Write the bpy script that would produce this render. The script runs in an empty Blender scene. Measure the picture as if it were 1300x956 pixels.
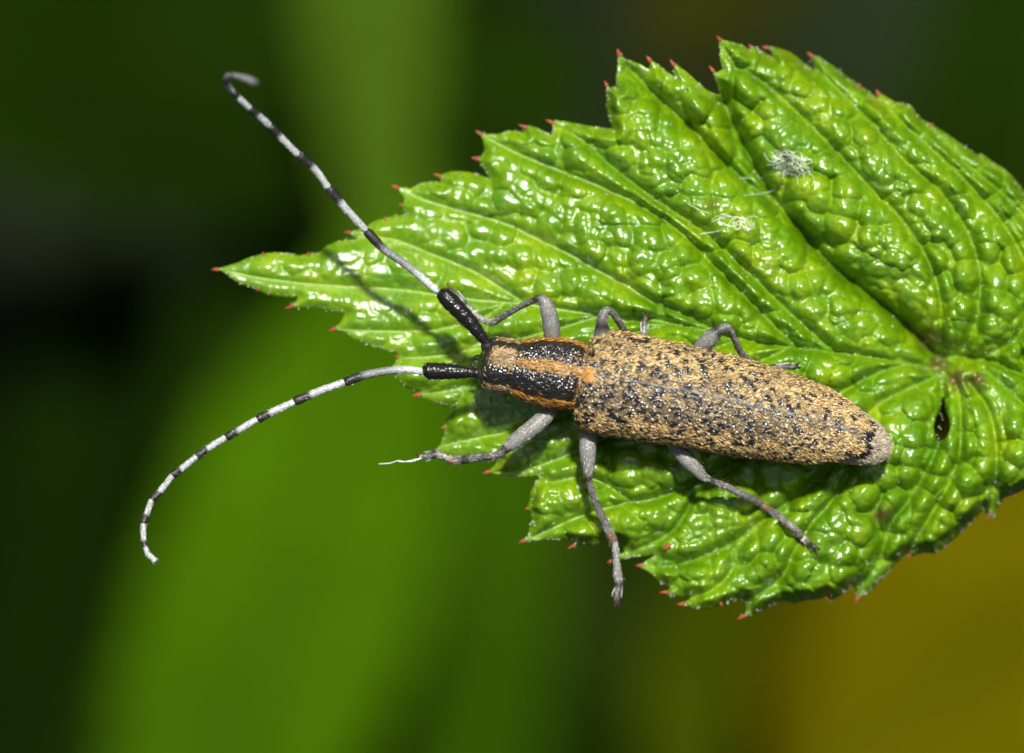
import bpy, math, random
import numpy as np
from mathutils import Vector

# ---------------------------------------------------------------- camera, world, sun
# one Blender unit is one millimetre: the leaf is about 45 mm long, the beetle about 18 mm
scene = bpy.context.scene
scene.unit_settings.system = 'METRIC'
scene.unit_settings.scale_length = 0.001
scene.unit_settings.length_unit = 'MILLIMETERS'
LENS, PPM = 150.0, 29.0                     # lens in mm, photograph pixels per mm at the leaf
DIST = LENS * (1300 / PPM) / 36.0           # camera height above the leaf
cam = bpy.data.cameras.new('camera')
cam_o = bpy.data.objects.new('camera', cam)
scene.collection.objects.link(cam_o)
cam.lens, cam.sensor_width = LENS, 36.0
cam.clip_start, cam.clip_end = 1.0, 100000.0
cam_o.location = (0, 0, DIST)
cam_o.rotation_euler = (0, 0, 0)            # straight down on the leaf
cam.dof.use_dof = True
cam.dof.focus_distance = DIST - 2.2
cam.dof.aperture_fstop = LENS * 1e-3 / 6.0  # a 6 mm wide opening (macro lens stopped well down)
scene.camera = cam_o

SUN = Vector((0.05, 0.425, 0.905)).normalized()
world = bpy.data.worlds.new('World')
scene.world = world
world.use_nodes = True
wn = world.node_tree.nodes
bg = wn['Background']
sky = wn.new('ShaderNodeTexSky')
sky.sky_type = 'NISHITA'
sky.sun_disc = False
sky.dust_density = 5.0
sky.ozone_density = 0.3
sky.sun_elevation = math.asin(SUN.z)
sky.sun_rotation = math.atan2(SUN.x, SUN.y)
world.node_tree.links.new(sky.outputs[0], bg.inputs[0])
bg.inputs[1].default_value = 0.05
sun = bpy.data.lights.new('sun', 'SUN')
sun.energy, sun.angle, sun.color = 5.0, math.radians(3.5), (1.0, 0.96, 0.9)
sun_o = bpy.data.objects.new('sun', sun)
scene.collection.objects.link(sun_o)
sun_o.rotation_euler = SUN.to_track_quat('Z', 'Y').to_euler()
sun_o.location = SUN * 400
scene.view_settings.view_transform = 'Standard'
scene.view_settings.look = 'None'
scene.view_settings.exposure = 0.55
scene.view_settings.gamma = 1.0
scene.view_settings.use_curve_mapping = False
scene.render.engine = 'CYCLES'
scene.cycles.use_denoising = True
scene.cycles.max_bounces = 8
scene.cycles.transparent_max_bounces = 8
scene.cycles.sample_clamp_indirect = 6.0

rng = np.random.default_rng(7)
random.seed(7)
COL = scene.collection

# ---------------------------------------------------------------- helpers
def P(px, py, z=0.0):
    """photograph pixel and height above the leaf (mm) -> point"""
    k = (DIST - z) / DIST / PPM
    return np.array([(px - 650) * k, (478 - py) * k, z])

def tag(o, label=None, cat=None, group=None, kind=None):
    if label: o['label'] = label
    if cat: o['category'] = cat
    if group: o['group'] = group
    if kind: o['kind'] = kind
    return o

def empty(name, loc):
    o = bpy.data.objects.new(name, None)
    COL.objects.link(o)
    o.location = loc
    o.empty_display_size = 1.0
    return o

def mesh_obj(name, V, F, mat, parent=None, smooth=True, col=None, extra=None):
    """V (n,3) world coordinates; F list or (m,k) array of faces; col (n,3) colours"""
    V = np.asarray(V, dtype=np.float64)
    if parent is not None:
        base = np.zeros(3)
        p = parent
        while p is not None:
            base += np.array(p.location)
            p = p.parent
        V = V - base
    me = bpy.data.meshes.new(name)
    if isinstance(F, np.ndarray):
        m, k = F.shape
        me.vertices.add(len(V)); me.vertices.foreach_set('co', V.astype(np.float32).ravel())
        me.loops.add(m * k); me.loops.foreach_set('vertex_index', F.astype(np.int32).ravel())
        me.polygons.add(m)
        me.polygons.foreach_set('loop_start', np.arange(0, m * k, k, dtype=np.int32))
        me.update(calc_edges=True)
    else:
        me.from_pydata([tuple(v) for v in V], [], F)
        me.update()
    me.polygons.foreach_set('use_smooth', np.full(len(me.polygons), smooth))
    if col is not None:
        a = me.color_attributes.new('Col', 'FLOAT_COLOR', 'POINT')
        c = np.ones((len(V), 4), dtype=np.float32); c[:, :3] = col
        a.data.foreach_set('color', c.ravel())
    if extra:
        for nm, arr in extra.items():
            a = me.attributes.new(nm, 'FLOAT', 'POINT')
            a.data.foreach_set('value', np.asarray(arr, dtype=np.float32))
    me.validate()
    me.materials.append(mat)
    o = bpy.data.objects.new(name, me)
    COL.objects.link(o)
    if parent is not None:
        o.parent = parent
    return o

def spline(pts, n):
    """Catmull-Rom through rows of pts (any columns), n samples, even in arc length of the first 3 columns"""
    p = np.asarray(pts, float)
    e = np.vstack([2 * p[0] - p[1], p, 2 * p[-1] - p[-2]])
    out = []
    for i in range(1, len(e) - 2):
        t = np.linspace(0, 1, 24, endpoint=False)[:, None]
        a, b, c, d = e[i - 1], e[i], e[i + 1], e[i + 2]
        out.append(0.5 * (2 * b + (c - a) * t + (2 * a - 5 * b + 4 * c - d) * t ** 2 + (3 * b - a - 3 * c + d) * t ** 3))
    out.append(p[-1:])
    q = np.vstack(out)
    L = np.r_[0, np.cumsum(np.linalg.norm(np.diff(q[:, :3], axis=0), axis=1))]
    s = np.linspace(0, L[-1], n)
    return np.stack([np.interp(s, L, q[:, k]) for k in range(q.shape[1])], 1)

def frames(C):
    T = np.gradient(C, axis=0)
    T /= np.linalg.norm(T, axis=1)[:, None] + 1e-12
    N = np.zeros_like(T)
    up = np.array([0, 0, 1.0])
    n = up - T[0] * (up @ T[0])
    if np.linalg.norm(n) < 0.2:
        n = np.array([1.0, 0, 0]) - T[0] * T[0][0]
    for i in range(len(T)):
        n = n - T[i] * (n @ T[i]); n /= np.linalg.norm(n) + 1e-12
        N[i] = n
    return T, N, np.cross(T, N)

def tube(C, R, k=12, flat=1.0):
    """rings round C; closed ends. returns V, F(quads as lists), parameter t per vertex"""
    T, N, B = frames(C)
    a = np.linspace(0, 2 * math.pi, k, endpoint=False)
    R = np.asarray(R, float)
    V = C[:, None, :] + (np.cos(a)[None, :, None] * N[:, None, :] * flat + np.sin(a)[None, :, None] * B[:, None, :]) * R[:, None, None]
    n = len(C)
    i, j = np.meshgrid(np.arange(n - 1), np.arange(k), indexing='ij')
    F = np.stack([i * k + j, i * k + (j + 1) % k, (i + 1) * k + (j + 1) % k, (i + 1) * k + j], -1).reshape(-1, 4).tolist()
    V = np.vstack([V.reshape(-1, 3), C[:1] - T[:1] * R[0] * 0.5, C[-1:] + T[-1:] * R[-1] * 0.5])
    s, e = n * k, n * k + 1
    for j in range(k):
        F.append([s, (j + 1) % k, j]); F.append([e, (n - 1) * k + j, (n - 1) * k + (j + 1) % k])
    t = np.r_[np.repeat(np.linspace(0, 1, n), k), 0, 1]
    return V, F, t

def vhash(ix, iy, s):
    h = (ix.astype(np.int64) * 374761393 + iy.astype(np.int64) * 668265263 + s * 974634241) & 0x7fffffff
    h = ((h ^ (h >> 13)) * 1274126177) & 0x7fffffff
    return ((h ^ (h >> 16)) & 0xffffff) / float(0xffffff)

def vnoise(x, y, s=0):
    ix, iy = np.floor(x), np.floor(y)
    fx, fy = x - ix, y - iy
    fx, fy = fx * fx * (3 - 2 * fx), fy * fy * (3 - 2 * fy)
    a, b, c, d = vhash(ix, iy, s), vhash(ix + 1, iy, s), vhash(ix, iy + 1, s), vhash(ix + 1, iy + 1, s)
    return (a * (1 - fx) + b * fx) * (1 - fy) + (c * (1 - fx) + d * fx) * fy

def fbm(x, y, s=0, o=3):
    r, a, t = 0, 1.0, 0
    for i in range(o):
        r = r + a * vnoise(x * 2 ** i, y * 2 ** i, s + i); t += a; a *= 0.5
    return r / t

def voronoi(x, y, s=0, jit=0.85):
    """F1, F2 in cell units and a random number of the cell"""
    ix, iy = np.floor(x), np.floor(y)
    f1 = np.full(x.shape, 9.0); f2 = np.full(x.shape, 9.0); rid = np.zeros(x.shape)
    for dx in (-1, 0, 1):
        for dy in (-1, 0, 1):
            cx, cy = ix + dx, iy + dy
            qx = cx + 0.5 + jit * (vhash(cx, cy, s) - 0.5); qy = cy + 0.5 + jit * (vhash(cx, cy, s + 50) - 0.5)
            d = np.hypot(x - qx, y - qy)
            near = d < f1
            f2 = np.where(near, f1, np.minimum(f2, d))
            rid = np.where(near, vhash(cx, cy, s + 99), rid)
            f1 = np.where(near, d, f1)
    return f1, f2, rid

def seg_dist(x, y, line):
    """distance of points to a polyline, and nearest point"""
    best = np.full(x.shape, 1e9); bx = np.zeros(x.shape); by = np.zeros(x.shape)
    L = np.asarray(line, float)
    for (ax, ay), (cx, cy) in zip(L[:-1], L[1:]):
        ux, uy = cx - ax, cy - ay
        l2 = ux * ux + uy * uy + 1e-12
        t = np.clip(((x - ax) * ux + (y - ay) * uy) / l2, 0, 1)
        qx, qy = ax + t * ux, ay + t * uy
        d = np.hypot(x - qx, y - qy)
        m = d < best
        best = np.where(m, d, best); bx = np.where(m, qx, bx); by = np.where(m, qy, by)
    return best, bx, by

def inside(x, y, poly):
    r = np.zeros(x.shape, bool)
    Q = np.asarray(poly, float)
    for (ax, ay), (cx, cy) in zip(Q, np.roll(Q, -1, axis=0)):
        if ay == cy: continue
        hit = ((ay > y) != (cy > y)) & (x < (cx - ax) * (y - ay) / (cy - ay) + ax)
        r ^= hit
    return r

def sm(a, b, x):
    t = np.clip((x - a) / (b - a), 0, 1)
    return t * t * (3 - 2 * t)

# ---------------------------------------------------------------- materials
def new_mat(name):
    m = bpy.data.materials.new(name)
    m.use_nodes = True
    nt = m.node_tree
    return m, nt, nt.nodes['Principled BSDF'], nt.nodes['Material Output']

def node(nt, typ, **kw):
    n = nt.nodes.new(typ)
    for k, v in kw.items(): setattr(n, k, v)
    return n

def noise_node(nt, scale, detail=4.0, rough=0.55):
    tc = node(nt, 'ShaderNodeTexCoord')
    n = node(nt, 'ShaderNodeTexNoise')
    n.inputs['Scale'].default_value = scale
    n.inputs['Detail'].default_value = detail
    n.inputs['Roughness'].default_value = rough
    nt.links.new(tc.outputs['Object'], n.inputs['Vector'])
    return n

def ramp(nt, src, stops):
    r = node(nt, 'ShaderNodeValToRGB')
    while len(r.color_ramp.elements) < len(stops): r.color_ramp.elements.new(0.5)
    for e, (p, c) in zip(r.color_ramp.elements, stops):
        e.position = p; e.color = (*c, 1)
    nt.links.new(src, r.inputs[0])
    return r

def bump(nt, src, strength, dist, prev=None):
    b = node(nt, 'ShaderNodeBump')
    b.inputs['Strength'].default_value = strength
    b.inputs['Distance'].default_value = dist
    nt.links.new(src, b.inputs['Height'])
    if prev is not None: nt.links.new(prev, b.inputs['Normal'])
    return b

def mat_leaf():
    m, nt, b, out = new_mat('young_leaf_green')
    n1 = noise_node(nt, 0.55, 5)
    c1 = ramp(nt, n1.outputs['Fac'], [(0.3, (0.078, 0.212, 0.0008)), (0.52, (0.138, 0.290, 0.0010)), (0.72, (0.238, 0.365, 0.0015))])
    n2 = noise_node(nt, 5.0, 3)
    r2 = ramp(nt, n2.outputs['Fac'], [(0.35, (0.82, 0.85, 0.8)), (0.7, (1.12, 1.08, 1.1))])
    mul = node(nt, 'ShaderNodeMixRGB', blend_type='MULTIPLY'); mul.inputs[0].default_value = 1
    nt.links.new(c1.outputs[0], mul.inputs[1]); nt.links.new(r2.outputs[0], mul.inputs[2])
    att = node(nt, 'ShaderNodeAttribute', attribute_name='brown')
    mx = node(nt, 'ShaderNodeMixRGB'); mx.inputs[2].default_value = (0.09, 0.045, 0.015, 1)
    nt.links.new(att.outputs['Fac'], mx.inputs[0]); nt.links.new(mul.outputs[0], mx.inputs[1])
    att2 = node(nt, 'ShaderNodeAttribute', attribute_name='tip')
    mx2 = node(nt, 'ShaderNodeMixRGB'); mx2.inputs[2].default_value = (0.22, 0.36, 0.012, 1)
    nt.links.new(att2.outputs['Fac'], mx2.inputs[0]); nt.links.new(mx.outputs[0], mx2.inputs[1])
    nt.links.new(mx2.outputs[0], b.inputs['Base Color'])
    n3 = noise_node(nt, 16.0, 4, 0.65)
    vo = node(nt, 'ShaderNodeTexVoronoi'); vo.inputs['Scale'].default_value = 9.0
    tc = node(nt, 'ShaderNodeTexCoord'); nt.links.new(tc.outputs['Object'], vo.inputs['Vector'])
    b1 = bump(nt, vo.outputs['Distance'], 0.12, 0.03)
    b2 = bump(nt, n3.outputs['Fac'], 0.42, 0.03, b1.outputs[0])
    nt.links.new(b2.outputs[0], b.inputs['Normal'])
    rr = node(nt, 'ShaderNodeMapRange'); rr.inputs[3].default_value = 0.22; rr.inputs[4].default_value = 0.31
    nt.links.new(n2.outputs['Fac'], rr.inputs[0])
    att3 = node(nt, 'ShaderNodeAttribute', attribute_name='matte')
    ra = node(nt, 'ShaderNodeMath', operation='MULTIPLY_ADD'); ra.inputs[1].default_value = 0.5
    nt.links.new(att3.outputs['Fac'], ra.inputs[0]); nt.links.new(rr.outputs[0], ra.inputs[2]); nt.links.new(ra.outputs[0], b.inputs['Roughness'])
    sp = node(nt, 'ShaderNodeMapRange'); sp.inputs[3].default_value = 1.0; sp.inputs[4].default_value = 0.1
    nt.links.new(att3.outputs['Fac'], sp.inputs[0]); nt.links.new(sp.outputs[0], b.inputs['Specular IOR Level'])
    cw = node(nt, 'ShaderNodeMapRange'); cw.inputs[3].default_value = 0.4; cw.inputs[4].default_value = 0.0
    nt.links.new(att3.outputs['Fac'], cw.inputs[0]); nt.links.new(cw.outputs[0], b.inputs['Coat Weight'])
    b.inputs['Coat Roughness'].default_value = 0.2
    tr = node(nt, 'ShaderNodeBsdfTranslucent'); tr.inputs[0].default_value = (0.20, 0.42, 0.004, 1)
    ms = node(nt, 'ShaderNodeMixShader'); ms.inputs[0].default_value = 0.22
    nt.links.new(b.outputs[0], ms.inputs[1]); nt.links.new(tr.outputs[0], ms.inputs[2])
    nt.links.new(ms.outputs[0], out.inputs[0])
    return m

def mat_simple(name, c0, c1, scale, rough, spec=0.5, bs=0.0, bd=0.02, detail=4, transl=None):
    m, nt, b, out = new_mat(name)
    n = noise_node(nt, scale, detail)
    r = ramp(nt, n.outputs['Fac'], [(0.3, c0), (0.7, c1)])
    nt.links.new(r.outputs[0], b.inputs['Base Color'])
    b.inputs['Roughness'].default_value = rough
    b.inputs['Specular IOR Level'].default_value = spec
    if bs:
        n2 = noise_node(nt, scale * 4, 3)
        nt.links.new(bump(nt, n2.outputs['Fac'], bs, bd).outputs[0], b.inputs['Normal'])
    if transl:
        tr = node(nt, 'ShaderNodeBsdfTranslucent'); tr.inputs[0].default_value = (*transl, 1)
        ms = node(nt, 'ShaderNodeMixShader'); ms.inputs[0].default_value = 0.3
        nt.links.new(b.outputs[0], ms.inputs[1]); nt.links.new(tr.outputs[0], ms.inputs[2])
        nt.links.new(ms.outputs[0], out.inputs[0])
    return m

def mat_attr(name, rough, spec, vscale=0, bs=0.0, bd=0.05, nscale=8.0, coat=0.0):
    """colour from the mesh's own Col attribute, with grain and pitting"""
    m, nt, b, out = new_mat(name)
    a = node(nt, 'ShaderNodeAttribute', attribute_name='Col')
    n = noise_node(nt, nscale, 4)
    r = ramp(nt, n.outputs['Fac'], [(0.3, (0.7, 0.7, 0.7)), (0.7, (1.25, 1.25, 1.25))])
    mul = node(nt, 'ShaderNodeMixRGB', blend_type='MULTIPLY'); mul.inputs[0].default_value = 1
    nt.links.new(a.outputs['Color'], mul.inputs[1]); nt.links.new(r.outputs[0], mul.inputs[2])
    nt.links.new(mul.outputs[0], b.inputs['Base Color'])
    b.inputs['Roughness'].default_value = rough
    b.inputs['Specular IOR Level'].default_value = spec
    b.inputs['Coat Weight'].default_value = coat
    b.inputs['Coat Roughness'].default_value = 0.1
    if vscale:
        vo = node(nt, 'ShaderNodeTexVoronoi'); vo.inputs['Scale'].default_value = vscale
        tc = node(nt, 'ShaderNodeTexCoord'); nt.links.new(tc.outputs['Object'], vo.inputs['Vector'])
        b1 = bump(nt, vo.outputs['Distance'], bs, bd)
        nt.links.new(b1.outputs[0], b.inputs['Normal'])
    return m

M_LEAF = mat_leaf()
M_VEIN = mat_simple('pale_vein', (0.14, 0.30, 0.03), (0.30, 0.42, 0.10), 3.0, 0.45, 0.4, 0.3, 0.02)
M_TOOTH = mat_simple('red_tooth', (0.17, 0.022, 0.010), (0.30, 0.085, 0.030), 6.0, 0.55, 0.35, 0.5, 0.04)
M_LHAIR = mat_simple('leaf_hair', (0.62, 0.68, 0.55), (0.8, 0.82, 0.74), 4.0, 0.3, 0.6)
M_PETIOLE = mat_simple('petiole', (0.10, 0.20, 0.02), (0.22, 0.12, 0.04), 0.8, 0.45, 0.5, 0.3, 0.05)
M_CUT = mat_attr('pitted_cuticle', 0.24, 0.9, 9.0, 0.9, 0.06)
M_LEG = mat_attr('downy_cuticle', 0.45, 0.45, 12.0, 0.4, 0.03, 10.0)
M_BLACK = mat_attr('black_cuticle', 0.22, 0.4, 13.0, 0.6, 0.03)
M_HAIR = mat_attr('pubescence', 0.38, 0.5, nscale=3.0)
M_EYE = mat_simple('compound_eye', (0.006, 0.006, 0.008), (0.015, 0.013, 0.016), 10, 0.14, 0.7, 0.4, 0.02)
M_SILK = mat_simple('white_silk', (0.75, 0.78, 0.74), (0.85, 0.87, 0.83), 4, 0.3, 0.6)

# ---------------------------------------------------------------- ground
def build_ground():
    n = 90
    g = np.linspace(-1, 1, n)
    g = np.sign(g) * np.abs(g) ** 4 * 30000
    X, Y = np.meshgrid(g, g, indexing='ij')
    Z = -660 + 22 * fbm(X / 70, Y / 70, 3) * np.exp(-np.hypot(X, Y) / 900)
    V = np.stack([X, Y, Z], -1).reshape(-1, 3)
    i, j = np.meshgrid(np.arange(n - 1), np.arange(n - 1), indexing='ij')
    F = np.stack([i * n + j, (i + 1) * n + j, (i + 1) * n + j + 1, i * n + j + 1], -1).reshape(-1, 4)
    m, nt, b, out = new_mat('shaded_soil')
    n1 = noise_node(nt, 0.012, 6)
    r = ramp(nt, n1.outputs['Fac'], [(0.35, (0.0035, 0.0050, 0.0022)), (0.55, (0.0065, 0.0120, 0.0032)), (0.72, (0.016, 0.020, 0.006))])  # near-black: the shade under the plants is put into the soil colour
    nt.links.new(r.outputs[0], b.inputs['Base Color'])
    b.inputs['Roughness'].default_value = 0.95
    b.inputs['Specular IOR Level'].default_value = 0.1
    n2 = noise_node(nt, 0.15, 6)
    nt.links.new(bump(nt, n2.outputs['Fac'], 0.7, 4.0).outputs[0], b.inputs['Normal'])
    o = mesh_obj('ground', V, F, m)
    tag(o, 'shaded woodland soil far below the leaf', 'ground', kind='structure')
build_ground()

# ---------------------------------------------------------------- the leaf: outline traced in photograph pixels
# a third entry 1 marks a red tooth tip
OUT = [(272,342,1),(283,339),(300,334),(315,327),(334,322,1),(350,320),(365,321),(380,324),(392,322,1),(402,321),(410,314),(425,307),(440,304),(454,304),
 (449,299),(440,295,1),(452,293),(466,287),(475,280),(489,277,1),(500,273),(516,273),(512,265),(508,260,1),(513,256),(511,248),(501,237,1),(511,238),(522,239),(535,232),(548,230),
 (561,231),(558,226),(554,222,1),(562,221),(572,217),(585,217),(600,219),(612,223),(621,226),(613,214),(608,207),(603,201,1),(611,198),(615,190),(613,178),(607,168,1),(618,170),(632,170),(645,166),(655,166),(665,168),
 (666,164),(663,160,1),(670,159),(680,161),(690,166),(700,171),(702,162),(697,154,1),(706,153),(718,154),(735,157),(750,160),(765,162),(777,163),(773,150),(769,136),(770,120),(769,106,1),(774,110),(783,110),
 (782,98),(784,82),(785,66,1),(792,74),(800,77),(812,81),(824,88),(825,82),(823,74,1),(831,79),(840,85),(848,92),(855,97),(854,86),(853,79,1),(862,84),(874,93),(887,105),(897,114),(908,119),
 (914,120),(908,103),(903,87,1),(910,92),(917,88),(914,76),(914,64),(912,48,1),(920,51),(931,53),(943,57),(952,63),(952,58,1),(961,60),(970,66),(979,72),(978,64),(971,60,1),(981,59),(991,62),(1003,66),(1013,73),(1023,82),(1033,89),
 (1032,80),(1028,69,1),(1037,71),(1046,76),(1057,83),(1069,92),(1079,100),(1091,108,1),(1101,114),(1113,124),(1114,117,1),(1124,122),(1136,129),(1148,131),(1157,134),(1163,143),(1172,152),(1183,158,1),(1195,165),(1211,176),(1226,186),
 (1239,195),(1250,197),(1261,206),(1271,212),(1281,219),(1291,230),(1301,243),(1316,262),(1328,268,1),(1335,290),(1350,312),(1364,322,1),(1366,345),(1376,380),(1388,392,1),(1383,420),(1376,445),(1350,462),(1338,476),(1352,492),
 (1384,505),(1392,525,1),(1388,548),(1372,572),(1360,582,1),(1345,598),(1322,612),(1301,622),(1288,628,1),(1276,632),(1266,646),(1262,656),(1254,657,1),(1249,646),(1238,659),(1225,672),(1213,683),(1200,694),(1188,703),(1174,702),(1162,705),
 (1154,707,1),(1149,705),(1136,717),(1125,730),(1110,745),(1096,757),(1087,762,1),(1087,750),(1085,743),(1077,749),(1065,758),(1055,763),(1050,757,1),(1040,761),(1022,763),(1008,767),(996,763),(985,767),(970,774),(955,780),
 (940,784,1),(947,777),(946,768),(944,760),(934,763),(925,766),(916,768,1),(905,772),(895,774),(880,772),(864,767,1),(873,762),(881,755),(868,758),(855,757),(842,752,1),(849,749),(850,744),(838,741),(832,734),(826,728),(817,722),(811,718,1),(820,712),
 (832,704),(820,706),(805,708),(790,710),(774,713,1),(783,706),(793,700),(790,694),(778,689),(765,691),(752,692),(738,692),(724,695,1),(730,690),(720,686),(708,686),(695,685),(680,687),(662,688,1),(670,680),(672,670),(675,660),(673,652),(668,646,1),(672,636),
 (673,626),(678,615),(686,604),(670,605),(655,606),(640,605),(628,603),(617,600,1),(624,594),(630,588),(610,584),(590,581),(572,579),(560,577),(552,572,1),(560,562),(563,552),(562,543,1),(565,534),(571,526),(580,517),(566,516),(555,514),(544,508),(528,502,1),
 (534,497),(522,495),(512,490),(505,483),(500,474),(500,462),(505,453,1),(503,448),(490,446),(475,441),(460,435),(447,429),(436,421),(421,419,1),(431,410),(437,399),(425,397),(410,393),(395,391),(380,391),(366,390,1),(375,383),(378,377),
 (365,377),(350,376),(336,373),(327,368,1),(313,363),(300,358),(291,351),(281,344)]
HOLE = [(1188,530),(1194,520),(1196,505),(1199,505),(1200,520),(1205,532),(1206,545),(1201,555),(1193,561),(1188,555),(1185,543)]
# veins: (points, pale tube radius px, groove depth mm, groove width px)
VEINS = [
 ([(285,344),(320,352),(355,357),(400,362),(470,366),(520,370),(600,381),(660,386),(700,392),(760,400),(830,407),(900,420),(960,434),(1000,440),(1060,447),(1120,455),(1190,470)], 2.0, .30, 9),
 ([(512,243),(540,255),(580,267),(640,284),(680,303),(720,322),(755,342),(790,360),(820,378),(870,400),(905,419)], 2.0, .30, 9),
 ([(448,300),(500,305),(545,322),(590,340),(620,356),(665,385)], 1.6, .26, 9),
 ([(615,174),(652,193),(680,205),(721,221),(752,233),(784,248),(809,259),(860,292),(915,345),(965,395),(1010,440)], 1.5, .38, 9),
 ([(702,158),(740,178),(760,196),(790,222),(840,258),(890,292),(940,335),(990,385),(1040,430),(1060,447)], 0, .40, 9),
 ([(786,68),(800,88),(815,103),(832,120),(880,164),(910,196),(945,228),(985,258)], 0, 1.25, 11),
 ([(916,122),(928,150),(945,185),(962,218),(985,255),(1012,285),(1050,330),(1100,370),(1150,412),(1190,452)], 0, 1.8, 12),
 ([(913,52),(930,80),(950,92),(970,106),(994,126),(1020,150),(1040,170),(1062,192),(1105,238),(1150,285),(1185,345),(1195,400),(1190,460)], 0, .42, 9),
 ([(1029,72),(1045,95),(1075,125),(1110,160),(1150,205),(1200,250),(1235,310),(1245,370),(1230,430),(1200,465)], 0, .40, 9),
 ([(1114,120),(1150,160),(1200,205),(1250,255),(1290,310),(1310,370),(1290,430),(1240,455)], 0, .40, 9),
 ([(1178,160),(1230,210),(1290,262),(1330,320),(1345,380),(1330,430),(1300,470)], 0, .35, 9),
 ([(1190,455),(1215,452),(1260,458),(1300,475),(1338,476)], 0, 1.0, 11),
 ([(430,419),(480,421),(530,421),(560,418),(610,405),(640,386)], 1.5, .24, 8),
 ([(510,455),(560,452),(620,440),(700,420),(760,402)], 1.2, .22, 8),
 ([(535,502),(575,495),(630,480),(720,450),(800,425),(850,410)], 1.2, .22, 8),
 ([(557,568),(590,560),(630,552),(645,548),(720,525),(800,490),(900,445),(940,430)], 1.6, .28, 9),
 ([(622,600),(650,600),(690,590),(720,578),(760,560),(830,525),(920,480),(1000,442)], 1.4, .28, 9),
 ([(668,687),(700,672),(740,655),(800,637),(820,636),(860,622),(920,590),(1000,540),(1100,480),(1150,462)], 1.5, .34, 9),
 ([(700,612),(740,606),(770,616),(800,637)], 1.2, .22, 8),
 ([(778,711),(826,690),(846,680),(862,665),(872,648),(885,628),(930,592)], 0, .34, 9),
 ([(812,718),(835,719),(860,717),(888,708),(930,690),(970,660),(1020,622),(1060,585),(1105,522),(1150,495),(1190,478)], 0, .55, 11),
 ([(866,766),(900,751),(920,736),(932,716),(940,690),(960,672)], 0, .40, 9),
 ([(942,783),(960,758),(988,736),(1000,720),(1006,704),(1030,665),(1060,630),(1090,575)], 0, .45, 9),
 ([(1086,760),(1095,742),(1110,722),(1120,700),(1130,665),(1150,640),(1175,600),(1192,560),(1196,505),(1195,480)], 0, .65, 10),
 ([(1154,706),(1165,680),(1190,640),(1215,590),(1220,540),(1215,490),(1200,475)], 0, .42, 9),
 ([(1254,654),(1262,620),(1265,570),(1255,520),(1230,485)], 0, .42, 9),
 ([(1330,600),(1325,560),(1305,520),(1275,490),(1250,470)], 0, .40, 9),
]
OUT2 = np.array([(p[0], p[1]) for p in OUT], float)

def vein_curve(pts, step=10):
    p = np.array([(a, b, 0) for a, b in pts], float)
    L = np.linalg.norm(np.diff(p, axis=0), axis=1).sum()
    return spline(p, max(6, int(L / step)))[:, :2]
VC = [vein_curve(v[0]) for v in VEINS]

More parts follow.
